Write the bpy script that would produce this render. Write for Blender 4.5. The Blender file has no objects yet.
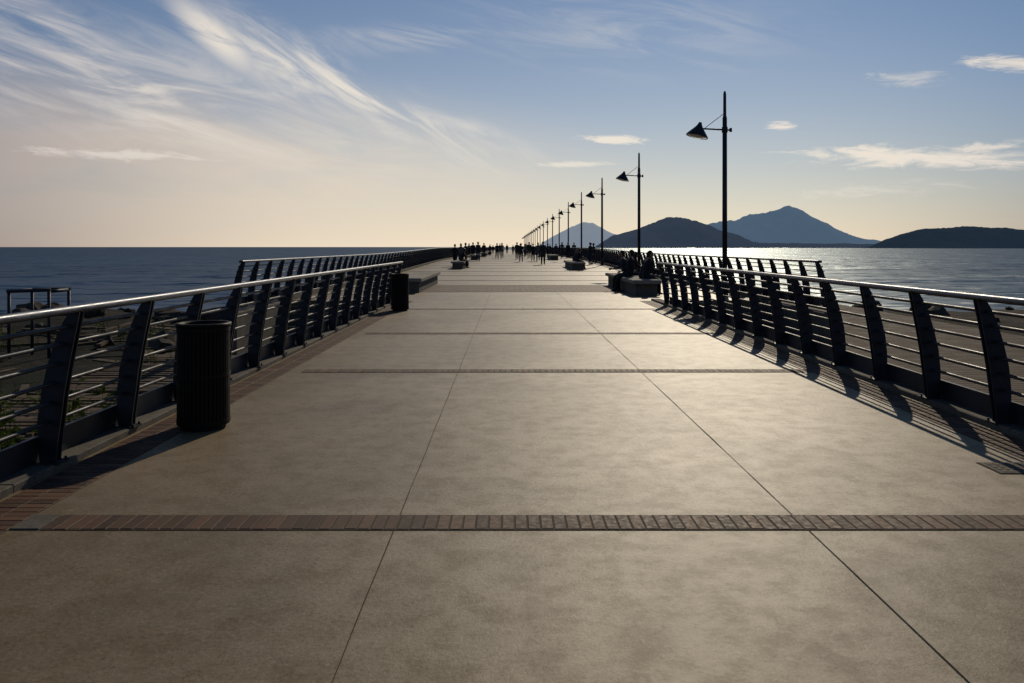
import bpy, bmesh, math, random
from mathutils import Vector, Matrix, noise
random.seed(7)
S = bpy.context.scene
S.view_settings.view_transform = 'Standard'
S.view_settings.look = 'None'
S.view_settings.exposure = 0
R = math.radians
F = 800.0
EYE = 1.6
SUN_AZ, SUN_EL = 14.0, 29.0

# ------------------------------------------------------------ helpers
def link(o, parent=None):
    S.collection.objects.link(o)
    if parent: o.parent = parent
    return o

def empty(name, loc=(0, 0, 0)):
    e = bpy.data.objects.new(name, None); e.location = loc; e.empty_display_size = .2
    return link(e)

class MB:
    """mesh builder"""
    def __init__(s): s.v = []; s.f = []; s.m = []; s.c = []; s.sm = []
    def face(s, idx, mat=0, col=.5, smooth=False):
        s.f.append(idx); s.m.append(mat); s.c.append(col); s.sm.append(smooth)
    def box(s, x0, x1, y0, y1, z0, z1, mat=0, col=.5, M=None, bev=0):
        b = len(s.v)
        if bev:
            pts = [(x0, y0, z0), (x1, y0, z0), (x1, y1, z0), (x0, y1, z0),
                   (x0, y0, z1-bev), (x1, y0, z1-bev), (x1, y1, z1-bev), (x0, y1, z1-bev),
                   (x0+bev, y0+bev, z1), (x1-bev, y0+bev, z1), (x1-bev, y1-bev, z1), (x0+bev, y1-bev, z1)]
            fs = [(3, 2, 1, 0), (0, 1, 5, 4), (1, 2, 6, 5), (2, 3, 7, 6), (3, 0, 4, 7),
                  (4, 5, 9, 8), (5, 6, 10, 9), (6, 7, 11, 10), (7, 4, 8, 11), (8, 9, 10, 11)]
        else:
            pts = [(x0, y0, z0), (x1, y0, z0), (x1, y1, z0), (x0, y1, z0), (x0, y0, z1), (x1, y0, z1), (x1, y1, z1), (x0, y1, z1)]
            fs = [(3, 2, 1, 0), (4, 5, 6, 7), (0, 1, 5, 4), (1, 2, 6, 5), (2, 3, 7, 6), (3, 0, 4, 7)]
        for p in pts:
            s.v.append(tuple(M @ Vector(p)) if M else p)
        for f in fs: s.face([b+i for i in f], mat, col)
    def tube(s, pts, r, n=8, mat=0, col=.5, caps=True, smooth=True):
        rs = r if isinstance(r, (list, tuple)) else [r]*len(pts)
        pts = [Vector(p) for p in pts]
        b = len(s.v)
        for i, p in enumerate(pts):
            d = (pts[min(i+1, len(pts)-1)]-pts[max(i-1, 0)]).normalized()
            up = Vector((0, 0, 1)) if abs(d.z) < .9 else Vector((0, 1, 0))
            a = d.cross(up).normalized(); c = a.cross(d).normalized()
            for k in range(n):
                t = 2*math.pi*k/n
                s.v.append(tuple(p+a*math.cos(t)*rs[i]+c*math.sin(t)*rs[i]))
        for i in range(len(pts)-1):
            for k in range(n):
                k2 = (k+1) % n
                s.face([b+i*n+k, b+(i+1)*n+k, b+(i+1)*n+k2, b+i*n+k2], mat, col, smooth)
        if caps:
            s.face([b+k for k in range(n)], mat, col)
            s.face([b+(len(pts)-1)*n+k for k in reversed(range(n))], mat, col)
    def extr(s, poly, y0, y1, mat=0, col=.5):
        """poly in xz extruded along y"""
        n = len(poly); b = len(s.v)
        for y in (y0, y1):
            for (x, z) in poly: s.v.append((x, y, z))
        s.face([b+i for i in range(n)], mat, col)
        s.face([b+n+i for i in reversed(range(n))], mat, col)
        for i in range(n):
            j = (i+1) % n
            s.face([b+i, b+n+i, b+n+j, b+j], mat, col)
    def obj(s, name, mats, parent=None, loc=None):
        me = bpy.data.meshes.new(name)
        me.from_pydata(s.v, [], s.f)
        for m in mats: me.materials.append(m)
        for p, mi, sm in zip(me.polygons, s.m, s.sm):
            p.material_index = mi; p.use_smooth = sm
        at = me.color_attributes.new("var", 'FLOAT_COLOR', 'CORNER')
        for p, c in zip(me.polygons, s.c):
            for li in p.loop_indices: at.data[li].color = (c, c, c, 1)
        me.update()
        bm = bmesh.new(); bm.from_mesh(me)
        bmesh.ops.recalc_face_normals(bm, faces=bm.faces); bm.to_mesh(me); bm.free()
        o = bpy.data.objects.new(name, me)
        if loc: o.location = loc
        return link(o, parent)

class NT:
    def __init__(s, nt): s.nt = nt
    def n(s, typ, **kw):
        nd = s.nt.nodes.new(typ)
        for k, v in kw.items():
            if k.startswith('_'): setattr(nd, k[1:], v)
        return nd
    def l(s, a, b): s.nt.links.new(a, b)
    def set(s, sock, v):
        if isinstance(v, bpy.types.NodeSocket): s.l(v, sock)
        elif v is not None: sock.default_value = v
    def math(s, op, a, b=None, c=None, clamp=False):
        nd = s.nt.nodes.new('ShaderNodeMath'); nd.operation = op; nd.use_clamp = clamp
        s.set(nd.inputs[0], a); s.set(nd.inputs[1], b); s.set(nd.inputs[2], c)
        return nd.outputs[0]
    def vmath(s, op, a, b=None):
        nd = s.nt.nodes.new('ShaderNodeVectorMath'); nd.operation = op
        s.set(nd.inputs[0], a); s.set(nd.inputs[1], b)
        return nd.outputs['Value'] if op in ('LENGTH', 'DOT_PRODUCT') else nd.outputs[0]
    def noise(s, vec, scale, detail=4, rough=.55, dist=0, out='Fac'):
        nd = s.nt.nodes.new('ShaderNodeTexNoise')
        s.set(nd.inputs['Vector'], vec); nd.inputs['Scale'].default_value = scale
        nd.inputs['Detail'].default_value = detail; nd.inputs['Roughness'].default_value = rough
        nd.inputs['Distortion'].default_value = dist
        return nd.outputs[out]
    def mr(s, v, a, b, c=0., d=1., smooth=True):
        nd = s.nt.nodes.new('ShaderNodeMapRange'); nd.interpolation_type = 'SMOOTHSTEP' if smooth else 'LINEAR'
        s.set(nd.inputs[0], v)
        for i, x in enumerate((a, b, c, d)): nd.inputs[i+1].default_value = x
        return nd.outputs[0]
    def mix(s, f, a, b, mode='MIX'):
        nd = s.nt.nodes.new('ShaderNodeMix'); nd.data_type = 'RGBA'; nd.blend_type = mode
        s.set(nd.inputs[0], f); s.set(nd.inputs[6], a if not isinstance(a, tuple) else (*a[:3], 1))
        s.set(nd.inputs[7], b if not isinstance(b, tuple) else (*b[:3], 1))
        return nd.outputs[2]
    def bump(s, h, strength, dist, normal=None):
        nd = s.nt.nodes.new('ShaderNodeBump'); nd.inputs['Strength'].default_value = strength
        nd.inputs['Distance'].default_value = dist; s.l(h, nd.inputs['Height'])
        if normal: s.l(normal, nd.inputs['Normal'])
        return nd.outputs[0]

def mat(name, col=(.5, .5, .5), rough=.6, metal=0., spec=.5):
    m = bpy.data.materials.new(name); m.use_nodes = True
    b = m.node_tree.nodes['Principled BSDF']
    b.inputs['Base Color'].default_value = (*col, 1); b.inputs['Roughness'].default_value = rough
    b.inputs['Metallic'].default_value = metal; b.inputs['Specular IOR Level'].default_value = spec
    t = NT(m.node_tree)
    tc = t.n('ShaderNodeTexCoord').outputs['Object']
    return m, b, t, tc

def simple(name, col, rough=.6, metal=0., var=.25, scale=6, bump=.1, bd=.01, spec=.5):
    m, b, t, tc = mat(name, col, rough, metal, spec)
    f = t.noise(tc, scale, 3, .6)
    d = tuple(c*(1-var) for c in col); l = tuple(min(1, c*(1+var)) for c in col)
    t.l(t.mix(t.mr(f, .3, .7), d, l), b.inputs['Base Color'])
    t.l(t.mr(f, .3, .7, max(.05, rough-.1), min(1, rough+.1)), b.inputs['Roughness'])
    if bump > .15: t.l(t.bump(t.noise(tc, scale*8, 2), bump, bd), b.inputs['Normal'])
    return m

# ------------------------------------------------------------ materials
def concrete_mat(name, base, rough=.58, spec=.36):
    m, b, t, tc = mat(name, base, rough, 0, spec)
    big = t.noise(tc, .45, 5, .62, .6)
    midn = t.noise(tc, 4.5, 7, .78)
    fine = t.noise(tc, 42, 5, .8)
    c1 = t.mix(t.mr(big, .36, .64), tuple(c*.84 for c in base), tuple(c*1.14 for c in base))
    c2 = t.mix(t.mr(midn, .44, .66, 0, .5), c1, (base[0]*.66, base[1]*.58, base[2]*.46))
    c2 = t.mix(t.mr(midn, .30, .44, .35, 0.), c2, tuple(c*1.4 for c in base))
    c3 = t.mix(t.mr(fine, .38, .47, .65, 0), c2, tuple(c*.4 for c in base))
    c3 = t.mix(t.mr(fine, .54, .64, 0, .5), c3, tuple(c*1.8 for c in base))
    v = t.n('ShaderNodeTexVoronoi'); t.l(tc, v.inputs['Vector']); v.inputs['Scale'].default_value = 1.6
    dd = t.math('ADD', v.outputs['Distance'], t.math('MULTIPLY', midn, .10))
    st = t.mr(dd, .065, .11, .7, 0.)
    s2 = t.n('ShaderNodeSeparateColor'); t.l(v.outputs['Color'], s2.inputs[0])
    spotc = t.mix(t.math('GREATER_THAN', s2.outputs[0], .7), tuple(c*.42 for c in base), tuple(c*1.4 for c in base))
    c4 = t.mix(st, c3, spotc)
    t.l(c4, b.inputs['Base Color'])
    # dirt kills the sheen where the surface is worn
    sp = t.math('MULTIPLY', t.mr(midn, .38, .62, 1.2, .65), t.mr(big, .35, .65, .88, 1.1))
    t.l(t.math('MULTIPLY', sp, spec), b.inputs['Specular IOR Level'])
    t.l(t.bump(fine, .6, .004), b.inputs['Normal'])
    return m
M_deck = concrete_mat('deck_concrete', (.180, .130, .068), .55, .34)
M_conc = concrete_mat('grey_concrete', (.24, .22, .185), .85, .2)
M_kerb = concrete_mat('kerb_concrete', (.11, .098, .08), .85, .2)
M_base = concrete_mat('bench_base', (.11, .10, .085), .9, .15)  # darker than the slab: shade on the bench sides put into the colour

def brick_mat():
    m, b, t, tc = mat('paver_brick', (.2, .12, .08), .6, 0, .18)
    a = t.n('ShaderNodeVertexColor'); a.layer_name = 'var'
    c = t.mix(a.outputs['Color'], (.046, .022, .013), (.13, .064, .034))
    f = t.noise(tc, 30, 3, .65)
    c = t.mix(t.mr(f, .45, .75, 0, .45), c, (.12, .09, .06))
    t.l(c, b.inputs['Base Color'])
    t.l(t.mr(f, .3, .7, .6, .8), b.inputs['Roughness'])
    return m
M_brick = brick_mat()
M_mortar = simple('mortar', (.085, .07, .05), .9, scale=20, spec=.1)
M_joint = simple('joint_filler', (.05, .04, .03), .9, scale=20, spec=.1)
M_steel = simple('painted_steel', (.014, .018, .026), .52, .1, var=.35, scale=5, bump=0, spec=.3)
M_rail = simple('stainless_rail', (.075, .082, .098), .42, .8, var=.4, scale=7, bump=0)
M_lamp = simple('lamp_paint', (.02, .024, .03), .5, .1, var=.2, scale=5, bump=0, spec=.3)
M_glass, b_, t_, tc_ = mat('lamp_glass', (.6, .6, .55), .25)
M_bin = simple('bin_metal', (.008, .006, .005), .65, .1, var=.4, scale=8, bump=0, spec=.2)
M_cover = simple('cast_iron', (.10, .085, .065), .8, .0, scale=20, spec=.2)
M_wood = simple('weathered_wood', (.085, .06, .038), .85, var=.5, scale=2.5, bump=.4, bd=.01, spec=.15)
M_rock = simple('rock', (.04, .035, .028), .9, var=.5, scale=1.5, bump=.5, bd=.05, spec=.12)

def leaf_mat():
    m = bpy.data.materials.new('weed_leaf'); m.use_nodes = True; nt = m.node_tree; nt.nodes.clear(); t = NT(nt)
    out = t.n('ShaderNodeOutputMaterial'); d = t.n('ShaderNodeBsdfDiffuse'); tr = t.n('ShaderNodeBsdfTranslucent')
    a = t.n('ShaderNodeVertexColor'); a.layer_name = 'var'
    c = t.mix(a.outputs['Color'], (.03, .055, .012), (.10, .13, .03))
    t.l(c, d.inputs[0]); t.l(c, tr.inputs[0])
    mx = t.n('ShaderNodeMixShader'); mx.inputs[0].default_value = .5
    t.l(d.outputs[0], mx.inputs[1]); t.l(tr.outputs[0], mx.inputs[2]); t.l(mx.outputs[0], out.inputs[0])
    return m
M_leaf = leaf_mat()

def sand_mat():
    m, b, t, tc = mat('beach_sand', (.2, .16, .12), .95, 0, .08)
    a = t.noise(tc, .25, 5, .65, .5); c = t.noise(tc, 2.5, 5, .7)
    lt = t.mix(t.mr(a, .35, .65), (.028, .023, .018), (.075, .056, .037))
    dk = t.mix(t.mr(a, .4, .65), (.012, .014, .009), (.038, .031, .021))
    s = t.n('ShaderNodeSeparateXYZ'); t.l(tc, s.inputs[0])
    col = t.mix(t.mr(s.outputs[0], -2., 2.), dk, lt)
    col = t.mix(t.mr(c, .48, .66, 0, .8), col, (.014, .014, .010))
    t.l(col, b.inputs['Base Color'])
    t.l(t.bump(c, .8, .15), b.inputs['Normal'])
    return m
M_sand = sand_mat()

def sea_mat():
    # wind-roughened sea: wavelet slopes taken straight from a vector noise so that
    # they keep their steepness out to the horizon; the smaller ripples are the
    # micro-roughness of the glossy lobe
    m = bpy.data.materials.new('sea_water'); m.use_nodes = True; nt = m.node_tree; nt.nodes.clear(); t = NT(nt)
    out = t.n('ShaderNodeOutputMaterial'); tc = t.n('ShaderNodeTexCoord').outputs['Object']
    mp = t.n('ShaderNodeMapping'); t.l(tc, mp.inputs['Vector']); mp.inputs['Scale'].default_value = (.45, 1., 1)
    mp.inputs['Rotation'].default_value = (0, 0, R(12)); v = mp.outputs[0]
    c1 = t.noise(v, .13, 2, .5, 0, 'Color'); c2 = t.noise(v, .6, 3, .65, 0, 'Color')
    s1 = t.vmath('MULTIPLY', t.vmath('SUBTRACT', c1, (.5, .5, .5)), (.5, .8, 0))
    s2 = t.vmath('MULTIPLY', t.vmath('SUBTRACT', c2, (.5, .5, .5)), (1.0, 1.6, 0))
    n = t.vmath('NORMALIZE', t.vmath('ADD', t.vmath('ADD', s1, s2), (0, 0, 1)))
    d = t.n('ShaderNodeBsdfDiffuse'); g = t.n('ShaderNodeBsdfGlossy')
    patch = t.noise(tc, .01, 4, .6)
    t.l(t.mix(t.mr(patch, .35, .65), (.004, .018, .046), (.008, .032, .072)), d.inputs[0])
    g.inputs['Roughness'].default_value = .36; g.inputs['Color'].default_value = (.85, .95, 1, 1)
    t.l(n, d.inputs['Normal']); t.l(n, g.inputs['Normal'])
    fr = t.n('ShaderNodeFresnel'); fr.inputs['IOR'].default_value = 1.33; t.l(n, fr.inputs['Normal'])
    fac = t.math('MINIMUM', t.math('MULTIPLY', fr.outputs[0], .7), .17)
    mx = t.n('ShaderNodeMixShader'); t.l(fac, mx.inputs[0])
    t.l(d.outputs[0], mx.inputs[1]); t.l(g.outputs[0], mx.inputs[2]); t.l(mx.outputs[0], out.inputs[0])
    return m
M_sea = sea_mat()

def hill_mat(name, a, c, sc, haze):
    # haze = emission on the slopes, standing in for light scattered by sea air
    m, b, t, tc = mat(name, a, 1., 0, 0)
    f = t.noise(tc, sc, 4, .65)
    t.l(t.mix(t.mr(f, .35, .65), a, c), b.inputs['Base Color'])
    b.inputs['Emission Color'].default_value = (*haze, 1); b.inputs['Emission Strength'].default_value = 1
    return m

# ------------------------------------------------------------ deck
def dz(y):   # gentle rise of the pier deck
    t = min(1, max(0, (y-36)/45.)); return .28*t*t*(3-2*t)

CX = .52
NL, NR = CX-4.0, CX+4.0       # near deck edges
WL, WR = CX-7.45, CX+7.45
YW = 24.0; YEND = 385.0
pier = empty('pier')
mb = MB()
# near slab (solid)
mb.box(NL, NR, -8, YW, -.45, 0)
# wide slab
ys = [YW, 28, 32, 36]+[36+i*3 for i in range(1, 16)]+[90+i*20 for i in range(0, 15)]+[YEND]
b0 = len(mb.v)
for y in ys:
    for (x, zz) in ((WL, -.7), (WL, 0), (WR, 0), (WR, -.7)): mb.v.append((x, y, dz(y)+zz))
for i in range(len(ys)-1):
    for k in range(4):
        k2 = (k+1) % 4
        mb.face([b0+i*4+k, b0+(i+1)*4+k, b0+(i+1)*4+k2, b0+i*4+k2])
mb.face([b0+k for k in range(4)]); mb.face([b0+(len(ys)-1)*4+k for k in range(4)])
mb.obj('deck_slab', [M_deck], pier)
# abutment + piles
mb = MB()
mb.box(NL+.1, NR-.1, -8, YW+1, -4.2, -.452)
y = 36
while y < YEND:
    for x in (WL+1.2, CX, WR-1.2):
        mb.tube([(x, y, -7), (x, y, dz(y)-1.2)], .45, 12)
    mb.box(WL+.3, WR-.3, y-.55, y+.55, -1.25, -.702+min(dz(y-.55), dz(y+.55)))
    y += 12
mb.box(WL+.15, WR-.15, YW+.3, YW+5, -4.2, -.703)
mb.obj('abutment_and_piles', [M_kerb], pier)
# kerbs of the narrow part
mb = MB()
for x0, x1 in ((NL, NL+.26), (NR-.26, NR)):
    y = -6
    while y < YW-1:
        mb.box(x0, x1, y+.004, min(y+1.6, YW)-.004, .001, .055, bev=.008); y += 1.6
for x0, x1 in ((WL, WL+.4), (WR-.4, WR)):
    b0 = len(mb.v); yy = [q for q in ys]
    for y in yy:
        for (x, zz) in ((x0, .001), (x0, .14), (x1, .14), (x1, .001)): mb.v.append((x, y, dz(y)+zz))
    for i in range(len(yy)-1):
        for k in range(3):
            mb.face([b0+i*4+k, b0+(i+1)*4+k, b0+(i+1)*4+k+1, b0+i*4+k+1])
    mb.face([b0, b0+1, b0+2, b0+3])
mb.obj('kerb', [M_kerb], pier)
# stairs down beside the narrow part
mb = MB()
for (xa, xb) in ((WL+.35, NL-.12), (NR+.12, WR-.35)):
    for i in range(9):
        mb.box(xa, xb, YW-.32*(i+1), YW-.32*i-.002, -2.2, -.165*(i+1), bev=.01)
for (xa, xb) in ((WL, WL+.33), (WR-.33, WR)):
    mb.box(xa, xb, 19.4, YW-.004, -2.4, -.003, bev=.01)
mb.obj('stairs', [M_kerb], pier)

# bricks
mb = MB(); mo = MB()
def brick(x0, x1, y0, y1, z=0.):
    mb.box(x0, x1, y0, y1, z+.001, z+.0065+random.uniform(-.001, .001), 0, random.random(), bev=.0025)
BI, BO = 3.35, 3.70   # inner/outer of side bands from centre line
for sgn in (-1, 1):
    xa, xb = sorted((CX+sgn*BI, CX+sgn*BO))
    mo.box(xa, xb, -6, YW-.3, .0005, .004)
    y = .5
    while y < YW-.4:
        j = random.uniform(-.003, .003)
        w = (xb-xa)/2
        for r_ in range(2):
            brick(xa+r_*w+.003, xa+(r_+1)*w-.003, y+j+.0025, y+j+.0735)
        y += .077
strips = [4.64, 10.32, 14.8, 20.6]
for yc in strips:
    mo.box(CX-BI+.18, CX+BI-.002, yc-.125, yc+.125, .0005, .004)
    x = CX-BI+.185
    while x < CX+BI-.06:
        j = random.uniform(-.004, .004)
        brick(x, x+.066, yc-.116+j, yc+.116+j); x += .0745
mb.box(CX-BI+.006, CX-BI+.172, 4.64-.12, 4.64+.12, .001, .009, 1, bev=.004)
# wide brick field at the start of the broad deck
mo.box(CX-BO, CX+BO, 28.4, 33.6, .0005, .004)
y = 28.42
while y < 33.4:
    x = CX-BO+.01
    while x < CX+BO-.1:
        brick(x, x+.205, y, y+.193); x += .212
    y += .2
mb.obj('brick_pavers', [M_brick, M_kerb], pier)
mo.obj('mortar_bed', [M_mortar], pier)
# joints
mj = MB()
def seg(y0, y1):
    out = []; ed = [y0]
    for s_ in strips:
        if y0 < s_-.125 < y1: out.append((ed[-1], s_-.127)); ed.append(s_+.127)
    out.append((ed[-1], y1)); return out
for x in (CX-1.17, CX+1.17):
    for a, c in seg(-6, 28.3):
        n = max(2, int((c-a)/.25)); b0 = len(mj.v)
        for i in range(n+1):
            yy = a+(c-a)*i/n; w = .0028+.002*noise.noise(Vector((x, yy*2, 3)))
            xx = x+.005*noise.noise(Vector((x, yy*1.3, 0)))+.0015*noise.noise(Vector((x, yy*9, 0)))
            mj.v += [(xx-w, yy, .004), (xx+w, yy, .004)]
        for i in range(n): mj.face([b0+2*i, b0+2*i+1, b0+2*i+3, b0+2*i+2])
for yj in range(38, 140, 6):
    zz = dz(yj)+.012
    mj.box(WL+.45, WR-.45, yj-.03, yj+.03, dz(yj)-.02, zz)
mj.obj('expansion_joints', [M_joint], pier)

# drain cover on the right
mc = MB()
mc.box(-.20, .20, -.15, .15, .001, .004, 1)
mc.box(-.188, .188, -.138, .138, .004, .007, 0, bev=.002)
for i in range(6):
    for j in range(4):
        mc.box(-.16+i*.054, -.16+i*.054+.036, -.115+j*.06, -.115+j*.06+.042, .007, .0095, 0)
mc.obj('drain_cover', [M_cover, M_joint], None, (3.66, 5.78, 0))

# ------------------------------------------------------------ railings
PROF = [  # z, outer u, inner u  (u = towards deck)
 (0.0, -.02, .09), (.12, -.035, .10), (.30, -.035, .125), (.50, -.015, .15), (.70, .03, .185), (.88, .085, .22), (1.00, .135, .245), (1.085, .185, .262)]
def prof_mid(z):
    for (a, b) in zip(PROF[:-1], PROF[1:]):
        if a[0] <= z <= b[0]:
            t = (z-a[0])/(b[0]-a[0]); return (a[1]+(b[1]-a[1])*t+a[2]+(b[2]-a[2])*t)/2, a[1]+(b[1]-a[1])*t, a[2]+(b[2]-a[2])*t
def railing(xb, s, y0, y1, sp=1.15, zbase=.05, far=False):
    root = empty('railing', (xb, y0, 0))
    L = y1-y0; n = round(L/sp); sp = L/n
    P = MB()
    for i in range(n+1):
        y = i*sp; z0 = dz(y0+y)+zbase
        poly = [(s*a[1], a[0]+z0) for a in PROF]+[(s*a[2], a[0]+z0) for a in reversed(PROF)]
        if far and y > 60:
            P.extr(poly, y-.03, y+.03)
        else:
            P.extr(poly, y-.036, y-.022); P.extr(poly, y+.022, y+.036)
            P.box(min(s*-.06, s*.13), max(s*-.06, s*.13), y-.075, y+.075, z0+.001-.0, z0+.014)
            for bx in (-.045, .112):
                for by in (-.058, .058):
                    P.tube([(s*bx, y+by, z0+.014), (s*bx, y+by, z0+.034)], .011, 6)
            P.tube([(s*.225, y-.0, z0+1.04), (s*.225, y, z0+1.085)], .018, 6)
    P.obj('posts', [M_steel], root)
    T = MB(); yy = [-.25]+[i*sp for i in range(n+1)]+[L+.25]
    T.tube([(s*.225, y, dz(y0+y)+zbase+1.105) for y in yy], .031, 12 if not far else 8)
    T.obj('top_rail', [M_rail], root)
    Q = MB()
    for z in (.30, .44, .58, .72, .86, .985):
        m_, o_, i_ = prof_mid(z)
        Q.tube([(s*(m_+.0), y, dz(y0+y)+zbase+z) for y in yy[0:-1]+[L+.1]], .0155, 8 if not far else 5)
    Q.obj('horizontal_rails', [M_steel], root)
    B = MB(); pr = [(s*-.075, -.10), (s*-.045, -.10), (s*-.045, .19), (s*-.075, .19)]
    for k in range(n):
        ya, yb = k*sp, (k+1)*sp
        b0 = len(B.v)
        for y in (ya+.004, yb-.004):
            for (x, z) in pr: B.v.append((x, y, z+dz(y0+y)+zbase))
        for q in range(4): B.face([b0+q, b0+4+q, b0+4+(q+1) % 4, b0+(q+1) % 4])
        B.face([b0, b0+1, b0+2, b0+3]); B.face([b0+4, b0+5, b0+6, b0+7])
    B.obj('base_beam', [M_steel], root)
    return root
railing(NL+.15, 1, 1.15, 23.0)
railing(NR-.15, -1, 1.30, 22.0)
railing(WL+.2, 1, 19.6, YEND-.5, zbase=.14, far=True)
railing(WR-.2, -1, 19.6, YEND-.5, zbase=.14, far=True)

# ------------------------------------------------------------ street lamps
def lamp_mesh():
    m = MB()
    m.tube([(0, 0, 0), (0, 0, .03)], .2, 16, smooth=False)
    m.tube([(0, 0, .03), (0, 0, .5), (0, 0, .52)], [.11, .11, .085], 14)
    m.tube([(0, 0, .5), (0, 0, 5.9)], [.085, .075], 14)
    m.tube([(0, 0, 5.9), (0, 0, 5.98), (0, 0, 6.7), (0, 0, 6.8)], [.075, .055, .05, .03], 12)
    m.tube([(0, 0, 5.42), (0, 0, 5.60)], .1, 12)          # collar
    m.tube([(.22, 0, 5.50), (-.78, 0, 5.55)], [.03, .026], 10)   # cross arm
    m.tube([(.20, 0, 5.44), (.20, 0, 5.57)], .045, 8)
    m.tube([(-.06, 0, 6.03), (-.66, 0, 5.57)], .012, 6)    # tie rod
    # conical shade, tilted
    A = Vector((-.76, 0, 5.55))
    tilt = Matrix.Rotation(R(14), 3, 'Y')
    def pt(p): return tuple(A+tilt @ Vector(p))
    rs = [(.0, .20), (.05, .19), (.07, .12), (.13, .02), (.36, -.26), (.37, -.30), (.34, -.30)]
    b0 = len(m.v); n = 24
    for (r, z) in rs:
        for k in range(n):
            t = 2*math.pi*k/n; m.v.append(pt((r*math.cos(t)-.10, r*math.sin(t), z)))
    for i in range(len(rs)-1):
        for k in range(n):
            m.face([b0+i*n+k, b0+(i+1)*n+k, b0+(i+1)*n+(k+1) % n, b0+i*n+(k+1) % n], 0, .5, True)
    b0 = len(m.v)
    for (r, z) in ((.34, -.285), (.2, -.33), (.0, -.34)):
        for k in range(n):
            t = 2*math.pi*k/n; m.v.append(pt((r*math.cos(t)-.10, r*math.sin(t), z)))
    for i in range(2):
        for k in range(n):
            m.face([b0+i*n+k, b0+(i+1)*n+k, b0+(i+1)*n+(k+1) % n, b0+i*n+(k+1) % n], 1, .5, True)
    return m
lo = lamp_mesh().obj('street_lamp', [M_lamp, M_glass], None, (7.2, 26.7, 0))
k = 1; y = 26.7+17.6
while y < YEND:
    o = bpy.data.objects.new('street_lamp', lo.data); o.location = (7.2, y, dz(y)); link(o); y += 17.6

# ------------------------------------------------------------ litter bins
def bin_mesh():
    m = MB(); n = 40
    m.tube([(0, 0, .0), (0, 0, .05)], .19, 24, smooth=False)
    for k in range(n):
        t = 2*math.pi*k/n
        M = Matrix.Rotation(t, 4, 'Z')
        m.box(.205, .222, -.0125, .0125, .04, .89, M=M)
    for z in (.05, .46, .86):
        b0 = len(m.v); N = 40
        for (r, zz) in ((.20, z), (.2265, z), (.2265, z+.035), (.20, z+.035)):
            for k in range(N):
                t = 2*math.pi*k/N; m.v.append((r*math.cos(t), r*math.sin(t), zz))
        for i in range(4):
            for k in range(N):
                i2 = (i+1) % 4
                m.face([b0+i*N+k, b0+i2*N+k, b0+i2*N+(k+1) % N, b0+i*N+(k+1) % N])
    # inner liner open at the top + rounded rim
    b0 = len(m.v); N = 32
    pr = [(.0, .06), (.18, .06), (.19, .9), (.20, .93), (.232, .93), (.236, .905), (.215, .895)]
    for (r, zz) in pr:
        for k in range(N):
            t = 2*math.pi*k/N; m.v.append((r*math.cos(t), r*math.sin(t), zz))
    for i in range(len(pr)-1):
        for k in range(N):
            m.face([b0+i*N+k, b0+(i+1)*N+k, b0+(i+1)*N+(k+1) % N, b0+i*N+(k+1) % N], 0, .5, True)
    return m
bo = bin_mesh().obj('litter_bin', [M_bin], None, (-2.71, 7.1, 0.0))
o = bpy.data.objects.new('litter_bin', bo.data); o.location = (-2.74, 20.1, 0); link(o)

# ------------------------------------------------------------ benches
def bench_mesh(L=7.6):
    m = MB(); n = 4
    m.box(-.36, .36, .2, L-.2, 0, .4, 0)
    for i in range(n):
        a = i*L/n; m.box(-.46, .46, a+.006, a+L/n-.006, .40, .52, 1, bev=.02)
    return m
BH = .52
bm0 = bench_mesh().obj('concrete_bench', [M_base, M_conc], None, (CX-4.0, 27.6, 0))
for (x, y) in ((CX+3.98, 26.0), (CX-4, 54), (CX+4, 52), (CX-4, 80), (CX+4, 79), (CX-4, 108), (CX+4, 106), (CX-4, 136), (CX+4, 134)):
    o = bpy.data.objects.new('concrete_bench', bm0.data); o.location = (x, y, dz(y)); link(o)

# ------------------------------------------------------------ beach, debris
def beach_z(x, y):
    e = min((42+3*noise.noise(Vector((x*.12, 0, 5)))-y)/6., (x+38)/8., (46-x)/8.)
    e = max(0, min(1, e)); e = e*e*(3-2*e)
    base = -1.45 if x < 0 else -1.15
    z = base+.28*noise.noise(Vector((x*.18, y*.18, 0)))+.12*noise.noise(Vector((x*.7, y*.7, 2)))+.04*noise.noise(Vector((x*2.5, y*2.5, 2)))
    return -4.6+(z+4.6)*e
mbh = MB(); nx, ny = 210, 150
for j in range(ny+1):
    for i in range(nx+1):
        x = -42+92*i/nx; y = -16+62*j/ny
        mbh.v.append((x, y, beach_z(x, y)))
for j in range(ny):
    for i in range(nx):
        a = j*(nx+1)+i; mbh.face([a, a+1, a+nx+2, a+nx+1], 0, .5, True)
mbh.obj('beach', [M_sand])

def rock(m, x, y, z, r):
    bm = bmesh.new(); bmesh.ops.create_icosphere(bm, subdivisions=2, radius=1)
    sx, sy, sz = r*random.uniform(.8, 1.3), r*random.uniform(.8, 1.3), r*random.uniform(.5, .8)
    off = Vector((random.random()*50,)*3)
    rot = Matrix.Rotation(random.random()*6, 3, 'Z')
    b0 = len(m.v)
    for v in bm.verts:
        c = v.co*(1+.45*noise.noise(v.co*1.2+off)+.2*noise.noise(v.co*3+off))
        c = rot @ Vector((c.x*sx, c.y*sy, c.z*sz)); m.v.append((c.x+x, c.y+y, c.z+z))
    for f in bm.faces: m.face([b0+v.index for v in f.verts])
    bm.free()
mr_ = MB()
for i in range(240):
    side = random.random() < .6
    x = random.uniform(-30, -4.2) if side else random.uniform(9, 36)
    y = random.choice((random.uniform(34, 41), random.uniform(5, 40)))
    rock(mr_, x, y, beach_z(x, y)+.05, random.uniform(.12, .6))
mr_.obj('rocks', [M_rock])
mw = MB()
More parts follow.
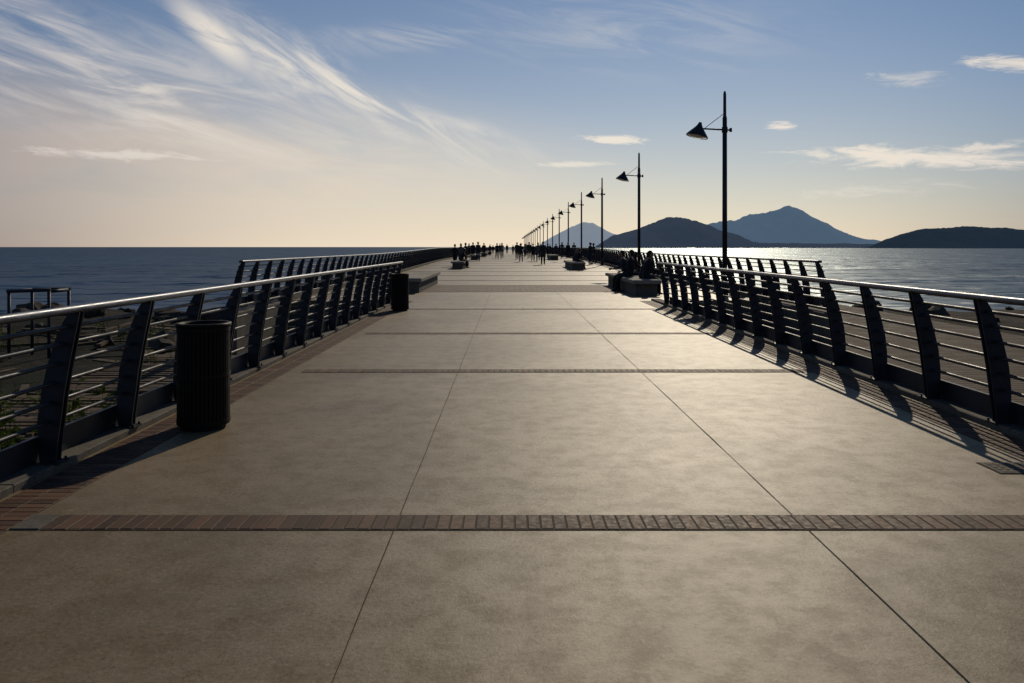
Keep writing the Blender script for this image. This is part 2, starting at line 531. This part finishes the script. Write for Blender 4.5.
def plank(x, y, z, L, w, h, rz, ry=0):
    M = Matrix.Translation((x, y, z)) @ Matrix.Rotation(rz, 4, 'Z') @ Matrix.Rotation(ry, 4, 'Y')
    mw.box(-L/2, L/2, -w/2, w/2, 0, h, col=random.random(), M=M)
for i in range(130):
    x = random.uniform(-16, -4.3); y = random.uniform(6, 32)
    plank(x, y, beach_z(x, y)+.04+random.random()*.15, random.uniform(.8, 3.2), random.uniform(.08, .25), random.uniform(.03, .1), random.uniform(-.5, .5)+random.choice((0, 1.57)), random.uniform(-.1, .1))
for i in range(5):
    for j in range(16):
        plank(-7.5-i*.02, 12+i*3.2+j*.17, beach_z(-7.5, 12+i*3.2+j*.17)+.25, 2.6, .13, .04, random.uniform(-.02, .02))
mw.obj('driftwood_planks', [M_wood])
# boardwalk on the right-hand beach
mw = MB()
for j in range(150):
    y = 6+j*.2
    plank(9.4+random.uniform(-.03, .03), y, -.78, 8.2, .17, .04, random.uniform(-.006, .006))
for x in (5.8, 8.2, 10.6, 13):
    mw.box(x-.08, x+.08, 6, 36, -.98, -.781)
    y = 6.5
    while y < 36:
        mw.box(x-.07, x+.07, y-.07, y+.07, -1.9, -.982); y += 3
mw.obj('beach_boardwalk', [M_wood])

# metal frame on the left
mf = MB()
for (x, y) in ((-.55, 0), (.55, 0), (-.45, .9), (.6, .9)):
    mf.tube([(x, y, 0), (x, y, 1.92)], .045, 8)
mf.tube([(-.6, 0, 1.9), (.6, 0, 1.94)], .05, 8); mf.tube([(-.5, .9, 1.9), (.65, .9, 1.92)], .05, 8)
mf.tube([(-.55, 0, 1.9), (-.45, .9, 1.9)], .05, 8); mf.tube([(.55, 0, 1.9), (.6, .9, 1.9)], .05, 8)
mf.tube([(-.55, 0, 1.25), (.55, 0, 1.25)], .035, 8)
mf.obj('metal_frame', [M_steel], None, (-13.2, 22, beach_z(-13.2, 22)-.03))

# weeds at the left of the fence
mwd = MB()
def weed(cx, cy, H, lim=-3.62):
    z0 = beach_z(cx, cy); lean = Vector((random.uniform(-.25, .1), random.uniform(-.25, .25), 1))
    top = Vector((cx, cy, z0))+lean*H
    if top.x > lim-.04: top.x = lim-.04
    mwd.tube([(cx, cy, z0-.05), tuple(Vector((cx, cy, z0)).lerp(top, .5)), tuple(top)], [.008, .006, .002], 4, col=.2)
    for k in range(int(30*H)+5):
        t = random.uniform(.2, 1); p = Vector((cx, cy, z0)).lerp(top, t)
        a = random.random()*6.28; l = random.uniform(.05, .15); d = Vector((math.cos(a), math.sin(a), random.uniform(-.2, .7)))*l
        if p.x+d.x > lim: d.x *= -1
        w = d.cross(Vector((0, 0, 1))).normalized()*l*.25
        b0 = len(mwd.v); mwd.v += [tuple(p), tuple(p+d*.5+w), tuple(p+d), tuple(p+d*.5-w)]
        mwd.face([b0, b0+1, b0+2, b0+3], 0, random.random())
for i in range(230):
    cy = random.gauss(7.0, 1.0); cx = random.uniform(-5.6, -3.75)
    weed(cx, cy, random.uniform(.7, 2.0)*(1.05-min(.6, abs(cy-7)*.22)))
for c in range(26):
    qx, qy = random.uniform(-18, -5), random.uniform(5, 34)
    for i in range(12):
        weed(qx+random.gauss(0, .5), qy+random.gauss(0, .5), random.uniform(.2, .6))
mwd.obj('weeds', [M_leaf])

# ------------------------------------------------------------ sea
ms = MB(); SZ = -3.1
bb = 70000
ms.v = [(-bb, -bb, SZ), (bb, -bb, SZ), (bb, bb, SZ), (-bb, bb, SZ)]; ms.face([0, 1, 2, 3])
ms.obj('sea', [M_sea])

# ------------------------------------------------------------ hills
def hill(name, prof, D, depth, m, rug, seed):
    mh = MB(); nx, nv = 200, 30
    x0, x1 = prof[0][0], prof[-1][0]
    def h(px):
        for a, b in zip(prof[:-1], prof[1:]):
            if a[0] <= px <= b[0]:
                t = (px-a[0])/(b[0]-a[0]); return a[1]+(b[1]-a[1])*t
        return 0
    for j in range(nv+1):
        v = -1+2*j/nv
        for i in range(nx+1):
            px = x0+(x1-x0)*i/nx; X = (px-509)*D/F; H = h(px)*D/F
            env = (1-abs(v)**1.4)
            nz = noise.fractal(Vector((px*.045, v*2.2, seed)), 1.0, 2.0, 5)
            n2 = noise.fractal(Vector((px*.22, v*5, seed+4)), .8, 2.0, 4)
            z = H*env*(1+nz*.2*abs(v))+(nz*rug+n2*rug*.9)*D/F*min(1, H/(6*D/F))
            mh.v.append((X, v*depth, SZ-6+z+6*min(1, H/20)))
    for j in range(nv):
        for i in range(nx):
            a = j*(nx+1)+i; mh.face([a, a+1, a+nx+2, a+nx+1], 0, .5, True)
    return mh.obj(name, [m], None, (0, D, 0))
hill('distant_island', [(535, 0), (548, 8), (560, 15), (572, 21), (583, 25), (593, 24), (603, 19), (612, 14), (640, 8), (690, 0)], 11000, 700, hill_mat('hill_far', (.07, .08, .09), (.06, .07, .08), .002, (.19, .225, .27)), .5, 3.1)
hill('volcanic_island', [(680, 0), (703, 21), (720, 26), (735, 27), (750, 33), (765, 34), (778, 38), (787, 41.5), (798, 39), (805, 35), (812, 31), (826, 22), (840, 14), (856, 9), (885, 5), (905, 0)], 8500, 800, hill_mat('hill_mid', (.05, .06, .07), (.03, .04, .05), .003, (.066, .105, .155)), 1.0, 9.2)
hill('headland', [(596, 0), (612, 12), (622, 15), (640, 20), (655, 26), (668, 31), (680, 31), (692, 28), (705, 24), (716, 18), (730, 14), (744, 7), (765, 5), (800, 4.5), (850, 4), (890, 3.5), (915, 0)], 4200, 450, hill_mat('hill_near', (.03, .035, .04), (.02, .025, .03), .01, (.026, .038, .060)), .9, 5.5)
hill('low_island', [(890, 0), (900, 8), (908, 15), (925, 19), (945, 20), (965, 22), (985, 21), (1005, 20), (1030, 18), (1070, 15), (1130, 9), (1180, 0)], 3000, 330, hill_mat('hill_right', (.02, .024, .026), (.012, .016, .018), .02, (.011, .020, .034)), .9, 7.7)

# ------------------------------------------------------------ people
def pm(name, c, r=.8): return simple(name, c, r, var=.2, scale=12, bump=0, spec=.2)
SK = pm('skin', (.26, .15, .10), .55); HA = pm('hair', (.02, .014, .01), .5); EY = pm('eye', (.03, .02, .02), .3)
TOPS = [pm('cloth_%d' % i, c) for i, c in enumerate([(.015, .016, .022), (.04, .02, .02), (.03, .035, .06), (.08, .075, .07), (.02, .03, .025)])]
TRS = [pm('trousers_%d' % i, c) for i, c in enumerate([(.015, .015, .018), (.02, .028, .05), (.04, .035, .03)])]
SHOE = pm('shoe', (.015, .013, .012), .5)

def skin_to_mesh(verts, edges, radii, root, sub=1):
    me = bpy.data.meshes.new('tmp'); me.from_pydata([tuple(v) for v in verts], edges, [])
    o = bpy.data.objects.new('tmp', me); S.collection.objects.link(o)
    md = o.modifiers.new('s', 'SKIN'); md.use_smooth_shade = True
    sv = me.skin_vertices[0].data
    for i, r in enumerate(radii):
        sv[i].radius = (r, r) if not isinstance(r, tuple) else r
        sv[i].use_root = (i == root)
    s2 = o.modifiers.new('u', 'SUBSURF'); s2.levels = sub; s2.render_levels = sub
    dg = bpy.context.evaluated_depsgraph_get(); ev = o.evaluated_get(dg)
    m2 = bpy.data.meshes.new_from_object(ev)
    res = ([tuple(v.co) for v in m2.vertices], [list(p.vertices) for p in m2.polygons])
    bpy.data.objects.remove(o); bpy.data.meshes.remove(m2)
    return res

def person_mesh(pz=.93, lean=4, legs=((18, 5), (-16, 22)), arms=((-18, 12), (20, 18)), head_yaw=0, longhair=False, ground=True, kneeout=0, build=1.):
    V = []; E = []; Rr = []
    def add(p, r, par=None):
        V.append(Vector(p)); Rr.append(r*1.22)
        if par is not None: E.append((par, len(V)-1))
        return len(V)-1
    t = R(lean); up = Vector((0, math.sin(t), math.cos(t)))
    P = Vector((0, 0, pz))
    ip = add(P, .125*build)
    iw = add(P+up*.17, .108*build, ip); ic = add(P+up*.36, .128*build, iw)
    isb = add(P+up*.46, .088*build, ic); inn = add(P+up*.545, .050, isb); ih0 = add(P+up*.60, .045, inn)
    neck = P+up*.545
    ank = []
    for s, (a, k) in zip((-1, 1), legs):
        hip = P+Vector((s*.095, 0, -.05)); a_, b_ = R(a), R(a-k)
        kn = hip+Vector((s*kneeout, math.sin(a_), -math.cos(a_)))*.43
        an = kn+Vector((0, math.sin(b_), -math.cos(b_)))*.41
        i1 = add(hip, .092*build, ip); i15 = add(hip.lerp(kn, .5), .080*build, i1); i2 = add(kn, .062, i15)
        i3 = add(kn.lerp(an, .35), .060, i2); i4 = add(an, .042, i3)
        fa = b_*.6 if a-k < -8 else 0
        add(an+Vector((s*.02, .15*math.cos(fa), -.045+.15*math.sin(fa))), .032, i4)
        ank.append(an)
    hands = []
    for s, (a, k) in zip((-1, 1), arms):
        sh = P+up*.455+Vector((s*.175, 0, 0)); a_, b_ = R(a), R(a+k)
        el = sh+Vector((s*.12, math.sin(a_), -math.cos(a_))).normalized()*.29
        wr = el+Vector((s*.02, math.sin(b_), -math.cos(b_))).normalized()*.25
        i1 = add(sh, .06*build, isb); i2 = add(sh.lerp(el, .5), .050*build, i1); i3 = add(el, .043, i2); i4 = add(wr, .027, i3)
        hands.append((wr, (wr-el).normalized(), s))
    mb = MB()
    vs, fs = skin_to_mesh(V, E, Rr, ip)
    def nearest(c):
        return min(range(len(V)), key=lambda i: (V[i]-c).length)
    # index ranges: 0-5 torso, legs 6-17 (6 each), arms 18-25
    mb.v = list(vs)
    for f in fs:
        c = sum((Vector(vs[i]) for i in f), Vector())/len(f); i = nearest(c)
        if i in (4, 5): mi = 0
        elif i < 6 or i >= 18: mi = 1
        else:
            k = (i-6) % 6; mi = 3 if k >= 4 and c.z < ank[(i-6)//6].z+.02 else 2
        mb.face(f, mi, .5, True)
    # hands: palm + five fingers as skinned chains
    for (wr, d, s) in hands:
        side = Vector((0, 1, 0)) - d*d.y
        side = side.normalized() if side.length > .2 else Vector((0, 0, 1))
        nrm = Vector((-s, 0, 0)); nrm = (nrm-d*nrm.dot(d)).normalized()
        hv = [wr, wr+d*.045, wr+d*.085]; he = [(0, 1), (1, 2)]; hr = [.022, .03, .028]
        a, b = skin_to_mesh(hv, he, hr, 1)
        o0 = len(mb.v); mb.v += a
        for f in b: mb.face([o0+i for i in f], 0, .5, True)
        for q, (off, ln) in enumerate(((.026, .068), (.009, .078), (-.009, .073), (-.026, .058), (.03, .055))):
            if q < 4:
                p0 = wr+d*.075+side*off; p1 = p0+d*ln*.5+nrm*.008; p2 = p0+d*ln*.9+nrm*.028
            else:
                p0 = wr+d*.03+side*.022; p1 = p0+d*.03+side*.025+nrm*.01; p2 = p1+d*.03+nrm*.012
            a, b = skin_to_mesh([p0, p1, p2], [(0, 1), (1, 2)], [.0095, .009, .0075], 0)
            o0 = len(mb.v); mb.v += a
            for f in b: mb.face([o0+i for i in f], 0, .5, True)
    # head
    hc = neck+up*.138
    rotm = Matrix.Rotation(R(head_yaw), 3, 'Z') @ Matrix.Rotation(-R(lean*.4), 3, 'X')
    def ell(c, rad, mi, seg=14, shape=None):
        bm = bmesh.new(); bmesh.ops.create_uvsphere(bm, u_segments=seg, v_segments=10, radius=1)
        o0 = len(mb.v)
        for v in bm.verts:
            q = Vector((v.co.x*rad[0], v.co.y*rad[1], v.co.z*rad[2]))
            if shape: q = shape(q, v.co)
            mb.v.append(tuple(hc+rotm @ (Vector(c)+q)))
        for f in bm.faces: mb.face([o0+v.index for v in f.verts], mi, .5, True)
        bm.free()
    def hs(q, u):
        if u.z < 0: q.x *= 1+.3*u.z; q.y *= 1+.18*u.z
        if u.y > .6 and abs(u.x) < .25 and -.35 < u.z < .1: q.y += .014
        return q
    ell((0, 0, 0), (.076, .096, .12), 0, 16, hs)
    ell((0, .098, -.018), (.013, .018, .022), 0, 8)
    ell((0, .086, -.062), (.024, .008, .007), 5, 8)
    for s in (-1, 1):
        ell((s*.03, .083, .008), (.012, .008, .008), 4, 8)
        ell((s*.076, -.005, -.01), (.010, .018, .03), 0, 8)
    def hh(q, u):
        if u.y > .2: q.z = max(q.z, .045)
        return q
    ell((0, -.016, .018), (.086, .100, .118), 6, 16, hh)
    if longhair:
        ell((0, -.06, -.09), (.075, .05, .15), 6, 12)
    if ground:
        dzv = min(v[2] for v in mb.v)
        mb.v = [(v[0], v[1], v[2]-dzv) for v in mb.v]
    return mb

def person_obj(pmesh, top, tr, loc, yaw, scale=1.):
    o = pmesh.obj('person', [SK, top, tr, SHOE, EY, SK, HA], None, loc)
    o.rotation_euler = (0, 0, R(yaw)); o.scale = (scale,)*3
    return o
pa = person_mesh(legs=((22, 4), (-20, 20)), arms=((-20, 14), (22, 20)))
pb = person_mesh(legs=((-18, 30), (16, 6)), arms=((16, 22), (-16, 10)), longhair=True, build=.9)
pc = person_mesh(legs=((3, 2), (-2, 2)), arms=((4, 10), (30, 75)), head_yaw=25)
pd = person_mesh(legs=((10, 4), (-9, 10)), arms=((2, 15), (-6, 12)), build=1.1)
s1 = person_mesh(pz=0, lean=14, legs=((78, 84), (74, 70)), arms=((30, 50), (22, 60)), ground=False)
s2 = person_mesh(pz=0, lean=22, legs=((76, 76), (80, 88)), arms=((40, 40), (35, 55)), head_yaw=40, ground=False, longhair=True, build=.92)
s3 = person_mesh(pz=0, lean=-4, legs=((80, 72), (72, 80)), arms=((-10, 20), (15, 50)), head_yaw=-30, ground=False)
# people sitting on the right-hand bench
bx = CX+3.98
sy = BH+.12
person_obj(s1, TOPS[0], TRS[0], (bx+.13, 27.2, sy), -90, 1.06)
person_obj(s2, TOPS[0], TRS[0], (bx+.12, 27.85, sy), -84, 1.05)
person_obj(s3, TOPS[0], TRS[0], (bx-.12, 29.0, sy), 90, 1.06)
person_obj(s1, TOPS[2], TRS[0], (bx-.12, 29.8, sy), 84, 1.05)
person_obj(s2, TOPS[1], TRS[0], (bx+.10, 30.6, sy), -80, 1.02)
# sitting further on
for (X, Y, m_, tp) in ((CX-4+.12, 56, s2, 0), (CX-4+.12, 57.2, s1, 1), (CX+4.12, 54, s1, 0), (CX+4.12, 55, s3, 2), (CX+4.12, 57.5, s2, 0)):
    person_obj(m_, TOPS[tp], TRS[0], (X, Y, sy+dz(54 if X < 0 else 52)), -90)
plist = [  # bearing, distance, variant, yaw
 (455, 60, 0, 175), (461, 61, 1, 170), (466, 66, 2, 120), (473, 84, 0, 180), (484, 98, 3, 10), (490, 120, 1, 180), (497, 92, 0, 185), (502, 90, 1, 180),
 (517, 84, 3, 178), (521, 72, 0, 2), (525, 100, 1, 180), (529, 90, 3, 180), (533, 75, 0, 180), (538, 74, 1, 176), (543, 64, 3, 182), (548, 96, 2, 60),
 (556, 105, 0, 0), (562, 88, 1, 180), (568, 92, 0, 5), (590, 64, 2, 240), (594, 66, 3, 100), (513, 140, 0, 180), (520, 150, 1, 0), (507, 160, 3, 180), (531, 170, 0, 180), (478, 75, 2, 200), (550, 130, 3, 180),
 (469, 100, 1, 0), (493, 150, 0, 10), (500, 70+60, 3, 180), (574, 100, 3, 180), (526, 120, 0, 0)]
vs_ = [pa, pb, pc, pd]
cache = {}
for i, (px, d, k, yaw) in enumerate(plist):
    key = (k, i % 3)
    loc = ((px-509)*d/F, d, dz(d)+.001)
    sc = random.uniform(.97, 1.08)
    if key in cache:
        o = bpy.data.objects.new('person', cache[key]); o.location = loc; o.rotation_euler = (0, 0, R(yaw)); o.scale = (sc,)*3; link(o)
    else:
        o = person_obj(vs_[k], TOPS[(i*2+k) % 5], TRS[i % 3], loc, yaw, sc); cache[key] = o.data

# ------------------------------------------------------------ world
W = bpy.data.worlds.new('World'); S.world = W; W.use_nodes = True
W.cycles.sampling_method = 'MANUAL'; W.cycles.sample_map_resolution = 256
nt = W.node_tree; nt.nodes.clear(); t = NT(nt)
out = t.n('ShaderNodeOutputWorld')
sky = t.n('ShaderNodeTexSky'); sky.sky_type = 'NISHITA'; sky.sun_disc = False
sky.sun_elevation = R(SUN_EL); sky.sun_rotation = R(SUN_AZ); sky.air_density = 1.0; sky.dust_density = .1; sky.ozone_density = 3.0
tint = t.mix(1., sky.outputs[0], (.68, .89, 1.06), 'MULTIPLY')
bg = t.n('ShaderNodeBackground'); t.l(tint, bg.inputs[0]); bg.inputs[1].default_value = .05
tc = t.n('ShaderNodeTexCoord').outputs['Generated']
sp = t.n('ShaderNodeSeparateXYZ'); t.l(tc, sp.inputs[0])
az = t.math('ARCTAN2', sp.outputs[0], sp.outputs[1]); el = t.math('ARCSINE', sp.outputs[2])
cv = t.n('ShaderNodeCombineXYZ'); t.l(az, cv.inputs[0]); t.l(el, cv.inputs[1]); ae = cv.outputs[0]
def pix(px, py):
    a = math.atan((px-509)/F); return a, math.atan((247-py)/F*math.cos(a))
def rot(v, ang):
    rt = t.n('ShaderNodeVectorRotate'); rt.rotation_type = 'Z_AXIS'; t.l(v, rt.inputs['Vector']); rt.inputs['Angle'].default_value = R(ang)
    return rt.outputs[0]
def nz(ang, along, across, seed, det, rough, dist):
    q = rot(ae, ang)
    nv = t.vmath('ADD', t.vmath('MULTIPLY', q, (along, across, 0)), (seed, seed*1.7, 0))
    return t.noise(nv, 2.2, det, rough, dist)
N_pl = nz(27, 2.6, 11, 1.3, 7, .62, 1.3)     # cirrus plume direction
N_lw = nz(13, 2.2, 13, 7.7, 6, .62, 1.0)     # left wisps
N_hz = nz(3, 9, 42, 3.3, 6, .68, 1.0)        # small level streaks
N_vl = nz(5, 1.8, 7, 12., 4, .6, .8)         # veil
def emask(px, py, la, lb, ang):
    a, e = pix(px, py)
    q = rot(t.vmath('SUBTRACT', ae, (a, e, 0)), ang)
    ln = t.vmath('LENGTH', t.vmath('MULTIPLY', q, (F/la, F/lb, 0)))
    return t.mr(ln, 0., 1., 1., 0.)
def streak(px, py, la, lb, ang, amt, lo, hi, N):
    return t.math('MULTIPLY', t.math('MULTIPLY', emask(px, py, la, lb, ang), t.mr(N, lo, hi)), amt)
def wisp(px, py, la, lb, ang, amt, k=.45, N=None):
    m = emask(px, py, la, lb, ang)
    v = t.math('ADD', N or N_hz, t.math('MULTIPLY', m, k))
    return t.math('MULTIPLY', t.math('MULTIPLY', t.mr(v, .66, 1.0), t.mr(m, 0., .15)), amt)
L = [
 streak(335, 88, 250, 46, 24, .9, .36, .66, N_pl),
 streak(215, 36, 75, 24, 38, 1., .30, .54, N_pl),
 streak(470, 130, 110, 18, 22, .45, .34, .66, N_pl),
 streak(120, 85, 350, 78, 10, .8, .36, .70, N_lw),
 streak(40, 25, 220, 36, 18, .7, .40, .70, N_lw),
 streak(400, 38, 130, 24, -5, .35, .42, .7, N_lw),
 streak(620, 30, 260, 60, 4, .28, .40, .75, N_lw),
 wisp(120, 155, 150, 10, 0, .7),
 wisp(915, 157, 190, 19, 4, 1., .5),
 wisp(970, 149, 80, 9, -4, .9),
 wisp(612, 140, 62, 9, 3, .9, .5),
 wisp(575, 164, 70, 6, 0, .7),
 wisp(780, 126, 28, 8, 5, .9, .5),
 wisp(1015, 63, 75, 12, 9, 1., .5),
 wisp(908, 78, 65, 16, 3, .45, .4),
 wisp(880, 190, 150, 16, -2, .4, .35),
]
tot = L[0]
for x in L[1:]: tot = t.math('MAXIMUM', tot, x)
veil = streak(150, 172, 580, 125, 3, .92, .02, .62, N_vl)
ca = t.math('COSINE', t.math('SUBTRACT', az, R(SUN_AZ-11)))
g = t.mr(ca, .78, 1., 0., 1.)
hz_col = t.mix(g, (.35, .28, .25), (.93, .77, .57))
hz = t.math('POWER', 2.718, t.math('MULTIPLY', t.math('MAXIMUM', el, 0.), -8.))
hz = t.math('MULTIPLY', hz, .96)
cl_col = t.mix(g, (.70, .64, .60), (.88, .80, .68))
b1 = t.n('ShaderNodeBackground'); t.l(hz_col, b1.inputs[0])
b2 = t.n('ShaderNodeBackground'); t.l(cl_col, b2.inputs[0])
b3 = t.n('ShaderNodeBackground'); t.l(t.mix(g, (.44, .37, .34), (.80, .68, .55)), b3.inputs[0])
def mixs(f, a, b):
    m = t.n('ShaderNodeMixShader'); t.l(f, m.inputs[0]); t.l(a, m.inputs[1]); t.l(b, m.inputs[2]); return m.outputs[0]
x = mixs(hz, bg.outputs[0], b1.outputs[0])
x = mixs(veil, x, b3.outputs[0])
x = mixs(tot, x, b2.outputs[0])
t.l(x, out.inputs[0])

# ------------------------------------------------------------ sun
sd = Vector((math.sin(R(SUN_AZ))*math.cos(R(SUN_EL)), math.cos(R(SUN_AZ))*math.cos(R(SUN_EL)), math.sin(R(SUN_EL))))
sl = bpy.data.lights.new('sun', 'SUN'); sl.energy = 2.4; sl.angle = R(.5); sl.color = (1, .86, .65)
so = bpy.data.objects.new('sun', sl); so.rotation_euler = sd.to_track_quat('Z', 'Y').to_euler(); so.location = sd*50; link(so)

# ------------------------------------------------------------ camera
cam = bpy.data.cameras.new('camera'); co = bpy.data.objects.new('camera', cam); link(co)
cam.sensor_width = 36; cam.lens = 36*F/1024
cam.shift_x = (512-509)/1024; cam.shift_y = -(341.5-247)/1024
co.location = (0, 0, EYE); co.rotation_euler = (R(90), 0, 0)
cam.clip_start = .1; cam.clip_end = 150000
S.camera = co
